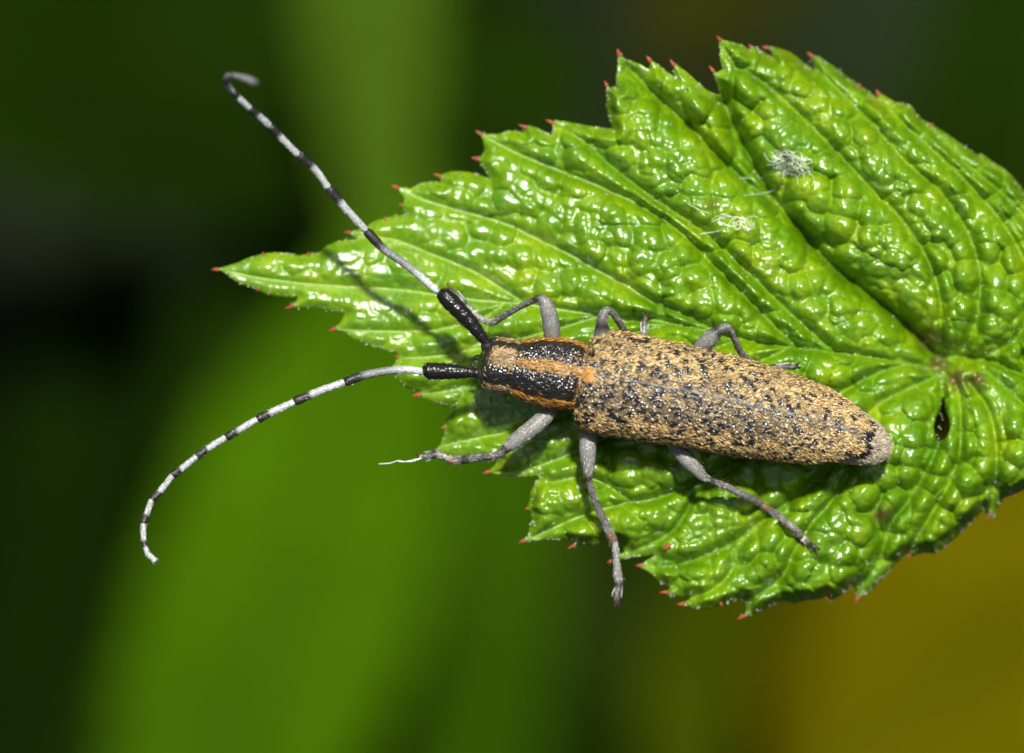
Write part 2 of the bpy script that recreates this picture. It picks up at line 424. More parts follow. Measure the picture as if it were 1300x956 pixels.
def leaf_height(x, y):
    """height of the leaf's face (mm) at photograph pixel x, y"""
    z = np.zeros(x.shape)
    dmin = np.full(x.shape, 1e9)
    groove = np.zeros(x.shape)
    for (pts, rad, dep, wid), c in zip(VEINS, VC):
        d, _, _ = seg_dist(x, y, c)
        dmin = np.minimum(dmin, d)
        deep = 1.0 if dep < 0.5 else 1.9
        if rad == 0 and dep < 0.5: dep = dep * .65
        groove = np.maximum(groove, dep * np.exp(-(d / (wid * deep)) ** 1.1))
    de, _, _ = seg_dist(x, y, np.vstack([OUT2, OUT2[:1]]))
    right = sm(430, 900, x)
    # blisters between the veins
    wx = x + 16 * (fbm(x / 45, y / 45, 11) - 0.5); wy = y + 16 * (fbm(x / 45, y / 45, 17) - 0.5)
    a = np.radians(32 * (1 - 2 * sm(420, 560, y - 0.12 * (x - 700))))
    u = wx * np.cos(a) + wy * np.sin(a); v = -wx * np.sin(a) + wy * np.cos(a)
    s1 = 31.0
    f1, f2, rid = voronoi(wx / s1, wy / s1, 5, 0.75)
    h1, h2, ridb = voronoi(wx / 21.0 + 9, wy / 21.0 + 4, 33, 0.75)
    ball = lambda f: np.sqrt(np.maximum(.56 - np.minimum(f, .72) ** 2, 0)) / .75
    small = sm(.40, .62, fbm(x / 70, y / 70, 91, 2)) * .6
    e = np.minimum((f2 - f1) * s1 * (1 - .5 * small) + 6 * small, dmin * 1.5)
    dome = ball(f1) * (1 - small) + (ball(h1) * .62 + .22) * small
    dome = dome * (1 - .55 * np.exp(-(dmin / 8.0) ** 1.5)) + .10 * (fbm(x / 11, y / 11, 97, 2) - .5)
    g1, g2, rid2 = voronoi(wx / 15.0 + 3, wy / 15.0, 21)
    dome2 = 1 - (1 - np.clip((g2 - g1) * 15.0 / 9.0, 0, 1)) ** 2
    fade = sm(0, 16, de)
    z += (0.38 + 0.98 * right) * dome * (0.8 + 0.35 * rid) * (0.25 + 0.75 * fade)
    z += (0.03 + 0.02 * right) * dome2 * (0.3 + 0.7 * fade)
    # pillows between the veins and the grooves along them
    z += (0.12 + 0.14 * right) * (1 - np.exp(-(dmin / 26.0) ** 1.4)) * (0.4 + 0.6 * fade)
    z -= groove * (0.55 + 0.45 * right) * (0.4 + 0.6 * sm(0, 12, de))
    # broad form
    z += 0.9 * (fbm(x / 170, y / 170, 31, 2) - 0.5) * (0.4 + 0.8 * right)
    z -= 0.17 * np.maximum(0, 470 - y) / PPM * (1 - sm(560, 900, x))
    upr = sm(900, 1000, x) * (1 - sm(420, 480, y))
    z -= 2.2 * upr * np.exp(-de / 45.0)
    lor = sm(880, 980, x) * sm(560, 640, y)
    z -= 1.6 * lor * np.exp(-de / 35.0)
    z -= 0.22 * np.exp(-de / 7.0)
    z -= 1.4 * np.exp(-(np.hypot((x - 1190) / 1.3, y - 468) / 70) ** 2)        # sunken leaf base
    z += 0.9 * np.exp(-((np.hypot(x - 776, y - 710)) / 13) ** 2)               # tooth curled over the foot
    z -= 0.5 * np.exp(-((np.hypot(x - 784, y - 690)) / 10) ** 2)
    z -= 0.6 * sm(1250, 1380, x)
    return z - 0.95 - .2 * right, dmin, de, np.clip(np.exp(-(e / 3.6) ** 2) * (.35 + .65 * right), 0, 1)

def grid_lookup():
    xs = np.arange(262, 1402, 2.0); ys = np.arange(36, 794, 2.0)
    X, Y = np.meshgrid(xs, ys, indexing='ij')
    Z, dm, de, _ = leaf_height(X, Y)
    def h(x, y):
        fx = np.clip((np.asarray(x, float) - xs[0]) / 2.0, 0, len(xs) - 1.001); fy = np.clip((np.asarray(y, float) - ys[0]) / 2.0, 0, len(ys) - 1.001)
        i, j = fx.astype(int), fy.astype(int); a, b = fx - i, fy - j
        return (Z[i, j] * (1 - a) + Z[i + 1, j] * a) * (1 - b) + (Z[i, j + 1] * (1 - a) + Z[i + 1, j + 1] * a) * b
    return h
H = grid_lookup()

def PL(x, y, up=0.0):
    """points on the leaf's face (photo pixel of the flat leaf plane, height from the leaf itself)"""
    x = np.asarray(x, float); y = np.asarray(y, float)
    z = H(x, y) + up
    k = (DIST - z) / DIST / PPM
    return np.stack([(x - 650) * k, (478 - y) * k, z], -1)

def build_leaf():
    step = 1.75
    xs = np.arange(266, 1398, step); ys = np.arange(40, 790, step)
    nx, ny = len(xs), len(ys)
    X, Y = np.meshgrid(xs, ys, indexing='ij')
    # a fine irregular wobble of the rim
    ins = inside(X + 1.6 * (vnoise(X / 5, Y / 5, 71) - .5), Y + 1.6 * (vnoise(X / 5, Y / 5, 72) - .5), OUT2) & ~inside(X, Y, HOLE)
    cell = ins[:-1, :-1] & ins[1:, :-1] & ins[1:, 1:] & ins[:-1, 1:]
    usec = np.zeros((nx, ny), int)
    for a in (0, 1):
        for b in (0, 1):
            usec[a:nx - 1 + a, b:ny - 1 + b] += cell
    used = usec > 0
    border = used & (usec < 4)
    bx, by = X[border], Y[border]
    rim = np.vstack([OUT2, OUT2[:1]])
    d1, qx, qy = seg_dist(bx, by, rim)
    hol = np.array(HOLE + HOLE[:1], float)
    d2, hx, hy = seg_dist(bx, by, hol)
    qx = np.where(d2 < d1, hx, qx); qy = np.where(d2 < d1, hy, qy); d = np.minimum(d1, d2)
    t = np.where(d < 4.5, 0.85, 0)
    X[border] = bx + (qx - bx) * t; Y[border] = by + (qy - by) * t
    idx = -np.ones((nx, ny), int); idx[used] = np.arange(used.sum())
    px, py = X[used], Y[used]
    Z, dmin, de, matte = leaf_height(px, py)
    k = (DIST - Z) / DIST / PPM
    top = np.stack([(px - 650) * k, (478 - py) * k, Z], 1)
    bot = top - np.array([0, 0, 0.16])
    n = len(top)
    ci, cj = np.nonzero(cell)
    q = np.stack([idx[ci, cj], idx[ci, cj + 1], idx[ci + 1, cj + 1], idx[ci + 1, cj]], 1)   # y runs down the photograph: this order faces up
    E = {}
    ed = np.vstack([q[:, [0, 1]], q[:, [1, 2]], q[:, [2, 3]], q[:, [3, 0]]])
    key = np.sort(ed, axis=1); code = key[:, 0].astype(np.int64) * (n + 1) + key[:, 1]
    _, inv, cnt = np.unique(code, return_inverse=True, return_counts=True)
    rimE = ed[cnt[inv] == 1]
    side = np.stack([rimE[:, 1], rimE[:, 0], rimE[:, 0] + n, rimE[:, 1] + n], 1)
    F = np.vstack([q, q[:, ::-1] + n, side])
    V = np.vstack([top, bot])
    br = np.zeros(n)
    for cx, cy, r in ((1177, 430, 15), (1192, 462, 13), (1215, 481, 14), (1241, 483, 11), (1171, 470, 7), (1122, 654, 13), (905, 260, 9)):
        br = np.maximum(br, np.exp(-(np.hypot(px - cx, py - cy) / r) ** 4) * (0.5 + 0.5 * vnoise(px / 6, py / 6, 3)) * (1 if r > 10 else .55))
    tipc = 0.6 * np.exp(-de / 8.0) * vnoise(px / 9, py / 9, 8) + 0.35 * np.exp(-dmin / 3.0) * (1 - sm(500, 800, px))
    root = empty('bramble_leaf', tuple(PL(1338, 476)))
    tag(root, 'bright green puckered bramble leaf with red-tipped saw teeth carrying the beetle', 'leaf')
    blade = mesh_obj('blade', V, F, M_LEAF, root, extra={'brown': np.r_[br, br], 'tip': np.r_[tipc, tipc], 'matte': np.r_[matte, matte]})
    # pale veins
    for (pts, rad, dep, wid), c in zip(VEINS, VC):
        if rad <= 0: continue
        m = np.where((c[:, 0] > 660) & (c[:, 0] > c[0, 0] + 60), np.clip(1 - (c[:, 0] - 660) / 500, 0.35, 1), 1.0)
        C = PL(c[:, 0], c[:, 1]) - np.c_[0 * c, 0.005 + 0.07 * sm(820, 960, c[:, 0])]
        r = .68 * rad / PPM * m * (0.75 + 0.5 * vnoise(np.arange(len(c)) * 0.7, np.zeros(len(c)), 4))
        r[0] *= 0.3
        Vt, Ft, _ = tube(C, r, 8)
        mesh_obj('vein', Vt, Ft, M_VEIN, blade)
    # red tooth tips
    N = len(OUT2)
    for i, p in enumerate(OUT):
        if len(p) < 3: continue
        a = OUT2[(i - 1) % N]; b = OUT2[(i + 1) % N]; c = OUT2[i]
        ua = (a - c) / np.linalg.norm(a - c); ub = (b - c) / np.linalg.norm(b - c)
        inn = ua + ub
        if np.linalg.norm(inn) < 0.3:
            inn = np.array([-(b - a)[1], (b - a)[0]])
            if not inside(np.array([c[0] + inn[0] * .05]), np.array([c[1] + inn[1] * .05]), OUT2)[0]: inn = -inn
        inn /= np.linalg.norm(inn)
        side = float(ua @ ub)
        ln = (10.5 if side > 0.3 else 6) * random.uniform(.85, 1.15)
        p0 = c - inn * ln * 0.42; p1 = c + inn * ln * 0.62
        q2 = np.stack([p1, c + inn * ln * 0.1, c - inn * ln * 0.25, p0])
        C2 = spline(np.c_[q2, np.zeros(4)], 9)
        zz = float(H(c[0], c[1]))
        zz = max(zz, float(H(p1[0], p1[1])))
        C = np.array([P(x, y, zz - 0.02) for x, y, _ in C2])
        w = (2.8 if side > 0.3 else 2.0) * random.uniform(.8, 1.1) / PPM
        R = w * np.array([0.55, .9, 1.0, .95, .82, .66, .48, .3, .12])
        Vt, Ft, _ = tube(C, R, 8, 0.7)
        mesh_obj('tooth_tip', Vt, Ft, M_TOOTH, blade)
    # the curled-over red tooth on the lower fold
    C = np.array([P(x, y, float(H(846, 695)) + .1) for x, y in ((850, 692), (848, 694), (845, 696), (842, 698))])
    Vt, Ft, _ = tube(C, np.array([3.5, 3.8, 2.6, .8]) / PPM, 8); mesh_obj('tooth_tip', Vt, Ft, M_TOOTH, blade)
    # down: short pale bristles and their shining bases along veins and rim
    hp, hd, hl = [], [], []
    for (pts, rad, dep, wid), c in zip(VEINS, VC):
        L = len(c) * 10
        k = int(L / 6.5)
        s = rng.uniform(0, len(c) - 1.001, k); i = s.astype(int); f = (s - i)[:, None]
        q = c[i] * (1 - f) + c[i + 1] * f + rng.normal(0, 1.8, (k, 2))
        hp.append(q); hl.append(rng.uniform(1.2, 3.2, k))
    nf = 2600
    q = np.stack([rng.uniform(280, 1330, nf), rng.uniform(50, 780, nf)], 1)
    f1, f2, _ = voronoi((q[:, 0] + 16 * (fbm(q[:, 0] / 45, q[:, 1] / 45, 11) - 0.5)) / 31.0, (q[:, 1] + 16 * (fbm(q[:, 0] / 45, q[:, 1] / 45, 17) - 0.5)) / 31.0, 5, 0.75)
    keep = inside(q[:, 0], q[:, 1], OUT2) & ~inside(q[:, 0], q[:, 1], HOLE) & ((f2 - f1 < 0.13) | (rng.random(nf) < 0.10))
    hp.append(q[keep]); hl.append(rng.uniform(1.0, 2.6, keep.sum()))
    per = np.vstack([OUT2, OUT2[:1]]); d = np.r_[0, np.cumsum(np.linalg.norm(np.diff(per, axis=0), axis=1))]
    s = rng.uniform(0, d[-1], 2000)
    q = np.stack([np.interp(s, d, per[:, 0]), np.interp(s, d, per[:, 1])], 1) 
    q = q + rng.normal(0, 3.2, q.shape)
    kk = inside(q[:, 0], q[:, 1], OUT2); q = q[kk]
    hp.append(q); hl.append(rng.uniform(1.5, 5.0, len(q)))
    q = np.vstack(hp); ln = np.concatenate(hl) / PPM
    base = PL(q[:, 0], q[:, 1], -0.01)
    az = rng.uniform(0, 2 * math.pi, len(q)); el = rng.uniform(0.25, 1.2, len(q))
    dr = np.stack([np.cos(az) * np.cos(el), np.sin(az) * np.cos(el), np.sin(el)], 1)
    sd = np.cross(dr, rng.normal(0, 1, dr.shape)); sd /= np.linalg.norm(sd, axis=1)[:, None]
    s2 = np.cross(dr, sd)
    w = np.where(ln > 3.0 / PPM, .015, .023)[:, None]
    b0 = base + sd * w; b1 = base - sd * w * .5 + s2 * w * .8; b2 = base - sd * w * .5 - s2 * w * .8; tp = base + dr * ln[:, None]
    V = np.stack([b0, b1, b2, tp], 1).reshape(-1, 3)
    o = np.arange(len(q)) * 4
    F = np.vstack([np.stack([o, o + 1, o + 3], 1), np.stack([o + 1, o + 2, o + 3], 1), np.stack([o + 2, o, o + 3], 1)])
    h = mesh_obj('leaf_down', V, F, M_LHAIR, root, smooth=False)
    h['kind'] = 'stuff'
    # petiole curving away to the cane outside the frame
    C = spline(np.array([PL(1318, 476, -0.45), PL(1338, 476, -0.3), P(1420, 480, -1.5), P(1560, 470, -6), P(1750, 440, -16)]), 40)
    Vt, Ft, _ = tube(C, np.linspace(0.45, 0.85, 40), 12)
    mesh_obj('petiole', Vt, Ft, M_PETIOLE, root)
    return root
LEAF = build_leaf()

# the cane the leaf grows from, outside the frame, rooted in the soil
CANE = empty('bramble_cane', (52, 20, -640))
tag(CANE, 'arching thorny green bramble cane the leaf stalk grows from', 'cane')
cc = spline(np.array([[52, 20, -650], [50, 12, -330], [46, 4, -180], [40.5, 1.4, -60], [38.0, 1.2, -14], [33, 16, 12], [20, 60, 22], [5, 120, 10]], float) + np.array([0, 0, 0]), 90)
V_, F_, _ = tube(cc, np.linspace(3.0, 1.2, 90), 12)
mesh_obj('stem', V_, F_, M_PETIOLE, CANE)
for i in range(6, 88, 6):
    a = i * 2.4
    d = np.array([math.cos(a), math.sin(a), -0.3])
    C = np.array([cc[i], cc[i] + d * 2.6, cc[i] + d * 4.0 + np.array([0, 0, -.8]), cc[i] + d * 4.8 + np.array([0, 0, -2.0])])
    V_, F_, _ = tube(C, [1.1, .7, .35, .08], 8)
    mesh_obj('thorn', V_, F_, M_TOOTH, CANE)

# ---------------------------------------------------------------- the beetle
GOLD = np.array([0.53, 0.375, 0.155]); OCHRE = np.array([0.50, 0.24, 0.05]); BUFF = np.array([0.50, 0.36, 0.18]); CUT = np.array([0.012, 0.011, 0.010])
GREY = np.array([0.43, 0.43, 0.395]); DARK = np.array([0.018, 0.017, 0.016]); WHITE = np.array([0.42, 0.45, 0.44])
BEETLE = empty('longhorn_beetle', tuple(P(770, 488, 0.0)))
tag(BEETLE, 'mottled gold and black longhorn beetle with banded antennae standing on the leaf', 'beetle')

ANG = math.radians(12.3); ROLL = math.radians(8.0)
U = np.array([math.cos(ANG), -math.sin(ANG), 0]); T0 = np.array([math.sin(ANG), math.cos(ANG), 0]); Z0 = np.array([0, 0, 1.0])
ZR = math.cos(ROLL) * Z0 + math.sin(ROLL) * T0
TR = math.cos(ROLL) * T0 - math.sin(ROLL) * Z0

def hairs(name, base, nrm, drc, ln, w, col, parent, lift=0.35, rollr=0.5):
    n = len(base)
    nrm = nrm / (np.linalg.norm(nrm, axis=1)[:, None] + 1e-9)
    d = drc - nrm * np.sum(drc * nrm, axis=1)[:, None]
    d /= np.linalg.norm(d, axis=1)[:, None] + 1e-9
    s = np.cross(nrm, d)
    r = rng.normal(0, 0.28, n)[:, None]
    d = d * np.cos(r) + s * np.sin(r)
    s = np.cross(nrm, d)
    q = rng.normal(0, rollr, n)[:, None]
    s2 = s * np.cos(q) + nrm * np.sin(q)
    lf = np.abs(rng.normal(lift, lift * 0.4, n))[:, None]
    ln = np.asarray(ln).reshape(-1, 1) * np.ones((n, 1)); w = np.asarray(w).reshape(-1, 1) * np.ones((n, 1))
    mid = base + (d * np.cos(lf) + nrm * np.sin(lf)) * ln * 0.55
    tip = base + (d * np.cos(lf * 0.55) + nrm * np.sin(lf * 0.55)) * ln
    V = np.stack([base - s2 * w * .4, base + s2 * w * .4, mid + s2 * w * .5, mid - s2 * w * .5, tip], 1).reshape(-1, 3)
    o = np.arange(n) * 5
    F = np.vstack([np.stack([o, o + 1, o + 2], 1), np.stack([o, o + 2, o + 3], 1), np.stack([o + 3, o + 2, o + 4], 1)])
    c = np.repeat(col * rng.uniform(0.45, 1.35, (n, 1)), 5, axis=0)
    ob = mesh_obj(name, V, F, M_HAIR, parent, smooth=False, col=c)
    ob['kind'] = 'stuff'
    return ob

# stations along the body: photo x, y of the axis, half width px, half height mm, height of the axis mm
BODY = [(606,461,8,.30,2.35),(609,461,18,.65,2.35),(614,461,26,.95,2.35),(622,462,31,1.12,2.38),(636,464,33,1.22,2.42),(645,465,32.5,1.20,2.45),(652,466,31.3,1.10,2.45),(658,467,34,1.20,2.45),(675,469,39,1.32,2.48),(695,472,42.5,1.42,2.5),
        (712,475,43.5,1.46,2.5),(726,477,42,1.42,2.5),(734,479,40,1.36,2.5),(739,480,36,1.22,2.5),(745,482,44,1.36,2.5),(760,484,56,1.50,2.5),(800,491,58,1.52,2.48),(880,505,55,1.48,2.42),(960,522,52,1.38,2.34),(1030,538,44,1.16,2.14),(1075,551,35,.92,1.94),(1100,560,29,.72,1.82),(1115,565,23,.54,1.76),(1125,569,14,.36,1.73),(1131,571,5,.14,1.72)]
def body_sections(st, n):
    pts = np.array([np.r_[P(a, b, z), hw / PPM * (DIST - z) / DIST, h] for a, b, hw, h, z in st])
    return spline(pts, n)
bs = body_sections(BODY, 300)

def body_point(sec, phi, grow=0.0, pw=0.86):
    s, c = np.sin(phi), np.cos(phi)
    xx = np.sign(s) * np.abs(s) ** pw; zz = np.sign(c) * np.abs(c) ** 0.95
    C = sec[:, None, :3]; w = (sec[:, 3] + grow)[:, None, None]; h = (sec[:, 4] + grow)[:, None, None]
    return C + TR[None, None, :] * xx[None, :, None] * w + ZR[None, None, :] * zz[None, :, None] * h

def grid_normals(G):
    a = np.gradient(G, axis=0); b = np.gradient(G, axis=1)
    n = np.cross(a, b); n /= np.linalg.norm(n, axis=2)[..., None] + 1e-12
    return n

kphi = 96
phi = np.linspace(-math.pi, math.pi, kphi, endpoint=False)
G = body_point(bs, phi)
pxs = bs[:, 0] * PPM / ((DIST - 2.4) / DIST) + 650
# head/pronotum pubescence pattern
def stripe(px, ph):
    """0..1 how much ochre down at photo x and angle round the body"""
    nz = fbm(px / 9, ph * 7, 41)
    wob = (nz - 0.5) * 0.30
    med = 1 - sm(0.02, 0.18, np.abs(ph - .03) + .7 * wob)
    medhead = 1 - sm(0.10, 0.42, np.abs(ph - 0.22) + wob)
    ish = 1 - sm(646, 660, px)
    med = np.maximum(med, medhead * ish)
    lat = sm(0.98, 1.12, np.abs(ph) + wob) * (1 - sm(1.42, 1.60, np.abs(ph) + wob))
    low = 0.55 * sm(1.55, 1.7, np.abs(ph))
    r = np.maximum(np.maximum(med, lat), low)
    r = np.maximum(r, sm(733.5, 736, px) * (1 - sm(739, 741, px)) * (1 - sm(1.6, 2, np.abs(ph))))
    r = r * sm(614, 630, px) * (1 - .8 * np.exp(-((px - 652) / 3.0) ** 2))
    r = np.where(px > 742, 0.75, r)
    return r
PXG, PHG = np.meshgrid(pxs, phi, indexing='ij')
st_ = stripe(PXG, PHG)
tailc = sm(1104, 1110, PXG); st_ = np.where((PXG > 1030) & (PXG < 1107) & (np.abs(PHG) < 1.0), 0, st_)
cg = CUT * (1 - st_[..., None] * 0.4) + (OCHRE * 0.8 * (1 - tailc[..., None]) + BUFF * tailc[..., None]) * st_[..., None] * 0.4
n_ = len(bs)
i, j = np.meshgrid(np.arange(n_ - 1), np.arange(kphi), indexing='ij')
F = np.stack([i * kphi + j, i * kphi + (j + 1) % kphi, (i + 1) * kphi + (j + 1) % kphi, (i + 1) * kphi + j], -1).reshape(-1, 4).tolist()
# pronotum relief
NG = grid_normals(G)
sgn = np.sign(np.sum(NG * (G - bs[:, None, :3]), axis=2))[..., None]
NG = NG * sgn
fr = sm(650, 665, PXG) * (1 - sm(725, 740, PXG))
G = G + NG * ((fbm(PXG / 5, PHG * 9, 51) - .5) * 0.10 * (0.4 + fr))[..., None]
Vb = np.vstack([G.reshape(-1, 3), bs[:1, :3], bs[-1:, :3]])
F += [[n_ * kphi, (j + 1) % kphi, j] for j in range(kphi)] + [[n_ * kphi + 1, (n_ - 1) * kphi + j, (n_ - 1) * kphi + (j + 1) % kphi] for j in range(kphi)]
body = mesh_obj('body', Vb, F, M_CUT, BEETLE, col=np.vstack([cg.reshape(-1, 3), CUT[None], BUFF[None]]))
# hair on head, pronotum and tail
def sample_body(n, x0, x1):
    a = rng.uniform(0, 1, n); b = rng.uniform(-2.2, 2.2, n)
    lo, hi = np.searchsorted(pxs, [x0, x1]); hi = min(hi, n_ - 2)
    ii = rng.integers(lo, hi, n); jj = ((b + math.pi) / (2 * math.pi) * kphi).astype(int) % kphi
    return ii, jj
ii, jj = sample_body(26000, 611, 742)
keep = rng.random(len(ii)) < np.clip(st_[ii, jj], 0.02, 1) ** 1.3
ii, jj = ii[keep], jj[keep]
hc = np.where((np.abs(phi[jj]) < .6)[:, None], np.array([.46, .27, .085]), OCHRE)
hc = np.where((pxs[ii] < 652)[:, None], BUFF * .85, hc)
hc = np.where(((pxs[ii] > 733))[:, None], BUFF, hc)
dr = np.tile(U, (len(ii), 1)) + np.where((pxs[ii] < 650)[:, None], TR[None] * rng.normal(0.0, 0.8, (len(ii), 1)), 0)
jit = rng.normal(0, 0.03, (len(ii), 3))
hairs('pubescence', G[ii, jj] + jit * 0.6, NG[ii, jj], dr, rng.uniform(.14, .30, len(ii)), .026, hc, body)
ii, jj = sample_body(9000, 1035, 1132)
keep = (pxs[ii] > 1106 + rng.normal(0, 2, len(ii))) | (np.abs(phi[jj]) > 1.02); ii, jj = ii[keep], jj[keep]
hairs('pubescence', G[ii, jj], NG[ii, jj], np.tile(U, (len(ii), 1)), rng.uniform(.12, .28, len(ii)), .028, np.tile(np.array([.42, .37, .26]), (len(ii), 1)), body)
# underside fringe along the flank
ii, jj = sample_body(9000, 742, 1100)
keep = np.abs(phi[jj]) > 1.35; ii, jj = ii[keep], jj[keep]
hairs('pubescence', G[ii, jj], NG[ii, jj], np.tile(U, (len(ii), 1)), rng.uniform(.15, .34, len(ii)), .026, np.tile(GOLD, (len(ii), 1)), body, lift=0.5)

# elytra
ELY = [(737,480,43,1.40,2.55),(740,481,52,1.52,2.55),(745,482,58,1.62,2.55),(753,483,62.5,1.70,2.55),(765,485,65,1.74,2.55),(785,488,66,1.76,2.54),(820,494,64.5,1.74,2.52),(880,505,63,1.70,2.46),(940,518,60.5,1.62,2.40),(1000,531,55,1.50,2.32),(1045,543,48,1.34,2.25),(1075,551,38.5,1.18,2.20),(1095,557,28.5,1.0,2.17),(1109,561,15,.82,2.15)]
es = body_sections(ELY, 330)
epx = es[:, 0] * PPM / ((DIST - 2.4) / DIST) + 650
def build_elytron(sgn):
    m = 90
    a0, a1 = 0.0, 1.86
    th = np.linspace(a0, a1, m)
    # from suture to margin, the free end rounded: stations shrink towards the margin at the tip
    tt = np.linspace(0, 1, len(es))
    A, B = np.meshgrid(tt, th, indexing='ij')
    # round the apex: the outer part and the sutural corner end a little earlier
    v = B / a1
    endcut = 1.0 - (0.36 if sgn < 0 else 0.2) * np.abs(v - 0.2) ** 2.0 / 0.6 - 0.02 * sm(0.25, 0, v)
    start = 0.006 * (1 - sm(0.0, 0.25, v)) + 0.010 * sm(0.5, 1, v)
    A2 = start + A * (endcut - start)
    idx = A2 * (len(es) - 1)
    k0 = np.clip(np.floor(idx).astype(int), 0, len(es) - 2); f = (idx - k0)[..., None]
    S = es[k0] * (1 - f) + es[k0 + 1] * f
    gap = 0.012 + 0.16 * sm(0.955, 1.0, A2) ** 1.5
    s, c = np.sin(B * sgn), np.cos(B)
    xx = np.sign(s) * np.abs(s) ** 0.86; zz = np.sign(c) * np.abs(c) ** 0.95
    Pn = S[..., :3] + TR * (xx * S[..., 3] + sgn * gap * (1 - v))[..., None] + ZR * (zz * S[..., 4])[..., None]
    N = grid_normals(Pn)
    cen = S[..., :3]
    flip = np.sign(np.sum(N * (Pn - cen), axis=2)); N = N * flip[..., None]
    pxg = S[..., 0] * PPM / ((DIST - 2.4) / DIST) + 650
    arc = B * S[..., 3] * 0.85 * PPM * sgn                    # px round the body
    # mottling: irregular dark flecks lying across the wing case, finer towards the tip
    wq = fbm(pxg / 5, arc / 5, 61 + (sgn > 0), 2) - .5
    q2 = fbm(pxg / 34, arc / 30, 67, 2)
    ux, uy = (pxg + 0.45 * np.abs(arc) + 14 * (q2 - .5)) / 11.5, arc / 11.0 + 40 * (sgn > 0)
    c1, _, cr = voronoi(ux, uy, 63, 0.9)
    rad = (.16 + .30 * cr) * (1 - .25 * sm(880, 1080, pxg)) * (.75 + .5 * q2)
    hair = sm(rad, rad + .13, c1 + .42 * wq)
    hair = np.maximum(hair, sm(1.50, 1.75, B))
    hair = hair * (1 - sm(.972, .982, A))
    sut = 1 - sm(0.4, 1.3, np.abs(arc))
    relief = (fbm(pxg / 3.2, arc / 3.2, 73, 2) - .5) * 0.11 * (1 - .6 * sut) + 0.03 * sut
    pit1, pit2, _ = voronoi(pxg / 5.5, arc / 5.5, 77)
    relief = relief - 0.055 * np.exp(-(pit1 / 0.33) ** 2) * (1 - sut)
    Pt = Pn + N * relief[..., None]
    inner = Pn - N * 0.09
    col = CUT * (1 - 0.22 * hair[..., None]) + GOLD * 0.22 * hair[..., None]
    col = col * (1 - sut[..., None]) + np.array([.09, .09, .09]) * sut[..., None]
    n, mm = B.shape
    Vt = np.vstack([Pt.reshape(-1, 3), inner.reshape(-1, 3)])
    o = n * mm
    i, j = np.meshgrid(np.arange(n - 1), np.arange(mm - 1), indexing='ij')
    q4 = np.stack([i * mm + j, (i + 1) * mm + j, (i + 1) * mm + j + 1, i * mm + j + 1], -1).reshape(-1, 4)
    rim = np.r_[np.arange(mm - 1), np.arange(n - 1) * mm + mm - 1, (n - 1) * mm + np.arange(mm - 1, 0, -1), np.arange(n - 1, 0, -1) * mm]
    nxt = np.roll(rim, -1)
    side = np.stack([rim, nxt, nxt + o, rim + o], 1)
    F = np.vstack([q4 if sgn < 0 else q4[:, ::-1], (q4[:, ::-1] if sgn < 0 else q4) + o, side])
    el = mesh_obj('elytron', Vt, F, M_CUT, BEETLE, col=np.vstack([col.reshape(-1, 3), np.tile(CUT, (o, 1))]))
    # golden down
    cnt = 25000
    I = rng.integers(0, n - 1, cnt); J = rng.integers(0, mm, cnt)
    # down thinned along the back of the left wing case so cuticle glints show
    bare = 0.97 * np.exp(-((B[I, J] - 0.38) / 0.42) ** 4) * (1 - .6 * sm(980, 1080, pxg[I, J])) if sgn < 0 else 0.5 * np.exp(-(B[I, J] / 0.3) ** 2)
    keep = rng.random(cnt) < np.clip(hair[I, J] - bare, 0.03, 1) * (1 - 0.7 * sut[I, J])
    I, J = I[keep], J[keep]
    out = np.sign(sgn) * TR
    dr = U[None] + out[None] * rng.normal(0.15, 0.35, (len(I), 1))
    hc = GOLD * (1 - .5 * sm(1.2, 1.8, B[I, J]))[:, None] + OCHRE * (.5 * sm(1.2, 1.8, B[I, J]))[:, None]
    lfr = vnoise(pxg[I, J] / 20, arc[I, J] / 20, 5)[:, None]
    hc = hc * (0.8 + 0.4 * lfr)
    hairs('pubescence', Pt[I, J] + rng.normal(0, .02, (len(I), 3)), N[I, J], dr, rng.uniform(.11, .24, len(I)), .034, hc, el, lift=0.35)
    # black bristles standing between
    cnt = 1500
    I = rng.integers(0, n - 1, cnt); J = rng.integers(0, mm, cnt)
    hairs('bristles', Pt[I, J], N[I, J], np.tile(U, (cnt, 1)), rng.uniform(.15, .3, cnt), .018, np.tile(DARK, (cnt, 1)), el, lift=0.9)
    # grey hairs bordering the suture
    cnt = 200
    I = rng.integers(0, n - 1, cnt); J = np.zeros(cnt, int)
    hairs('suture_hair', Pt[I, J], N[I, J], np.tile(U, (cnt, 1)), rng.uniform(.14, .24, cnt), .024, np.tile(GREY * .6, (cnt, 1)), el, lift=0.2)
    return el
for sg in (1, -1):
    build_elytron(sg)

# scutellum: ochre tuft between the wing cases
def body_at(px, ph, grow):
    k = int(np.argmin(np.abs(epx - px)))
    return body_point(es[k:k + 1], np.array([ph]), grow)[0, 0]
sc = []
ring = np.linspace(0, 2 * math.pi, 20, endpoint=False)
for r, up in ((1.0, -.02), (.85, .03), (.55, .045), (.2, .05)):
    for a in ring:
        sc.append(body_at(744.5 + 6.5 * r * math.cos(a), 0.0, up) + TR * 0.37 * r * math.sin(a))
sc.append(body_at(744.5, 0, .052))
F = [[i * 20 + j, i * 20 + (j + 1) % 20, (i + 1) * 20 + (j + 1) % 20, (i + 1) * 20 + j] for i in range(3) for j in range(20)] + [[60 + j, 60 + (j + 1) % 20, 80] for j in range(20)]
scu = mesh_obj('scutellum', np.array(sc), F, M_LEG, BEETLE, col=np.tile(OCHRE, (len(sc), 1)))
k = 500
aa = rng.uniform(0, 2 * math.pi, k); rr = np.sqrt(rng.random(k))
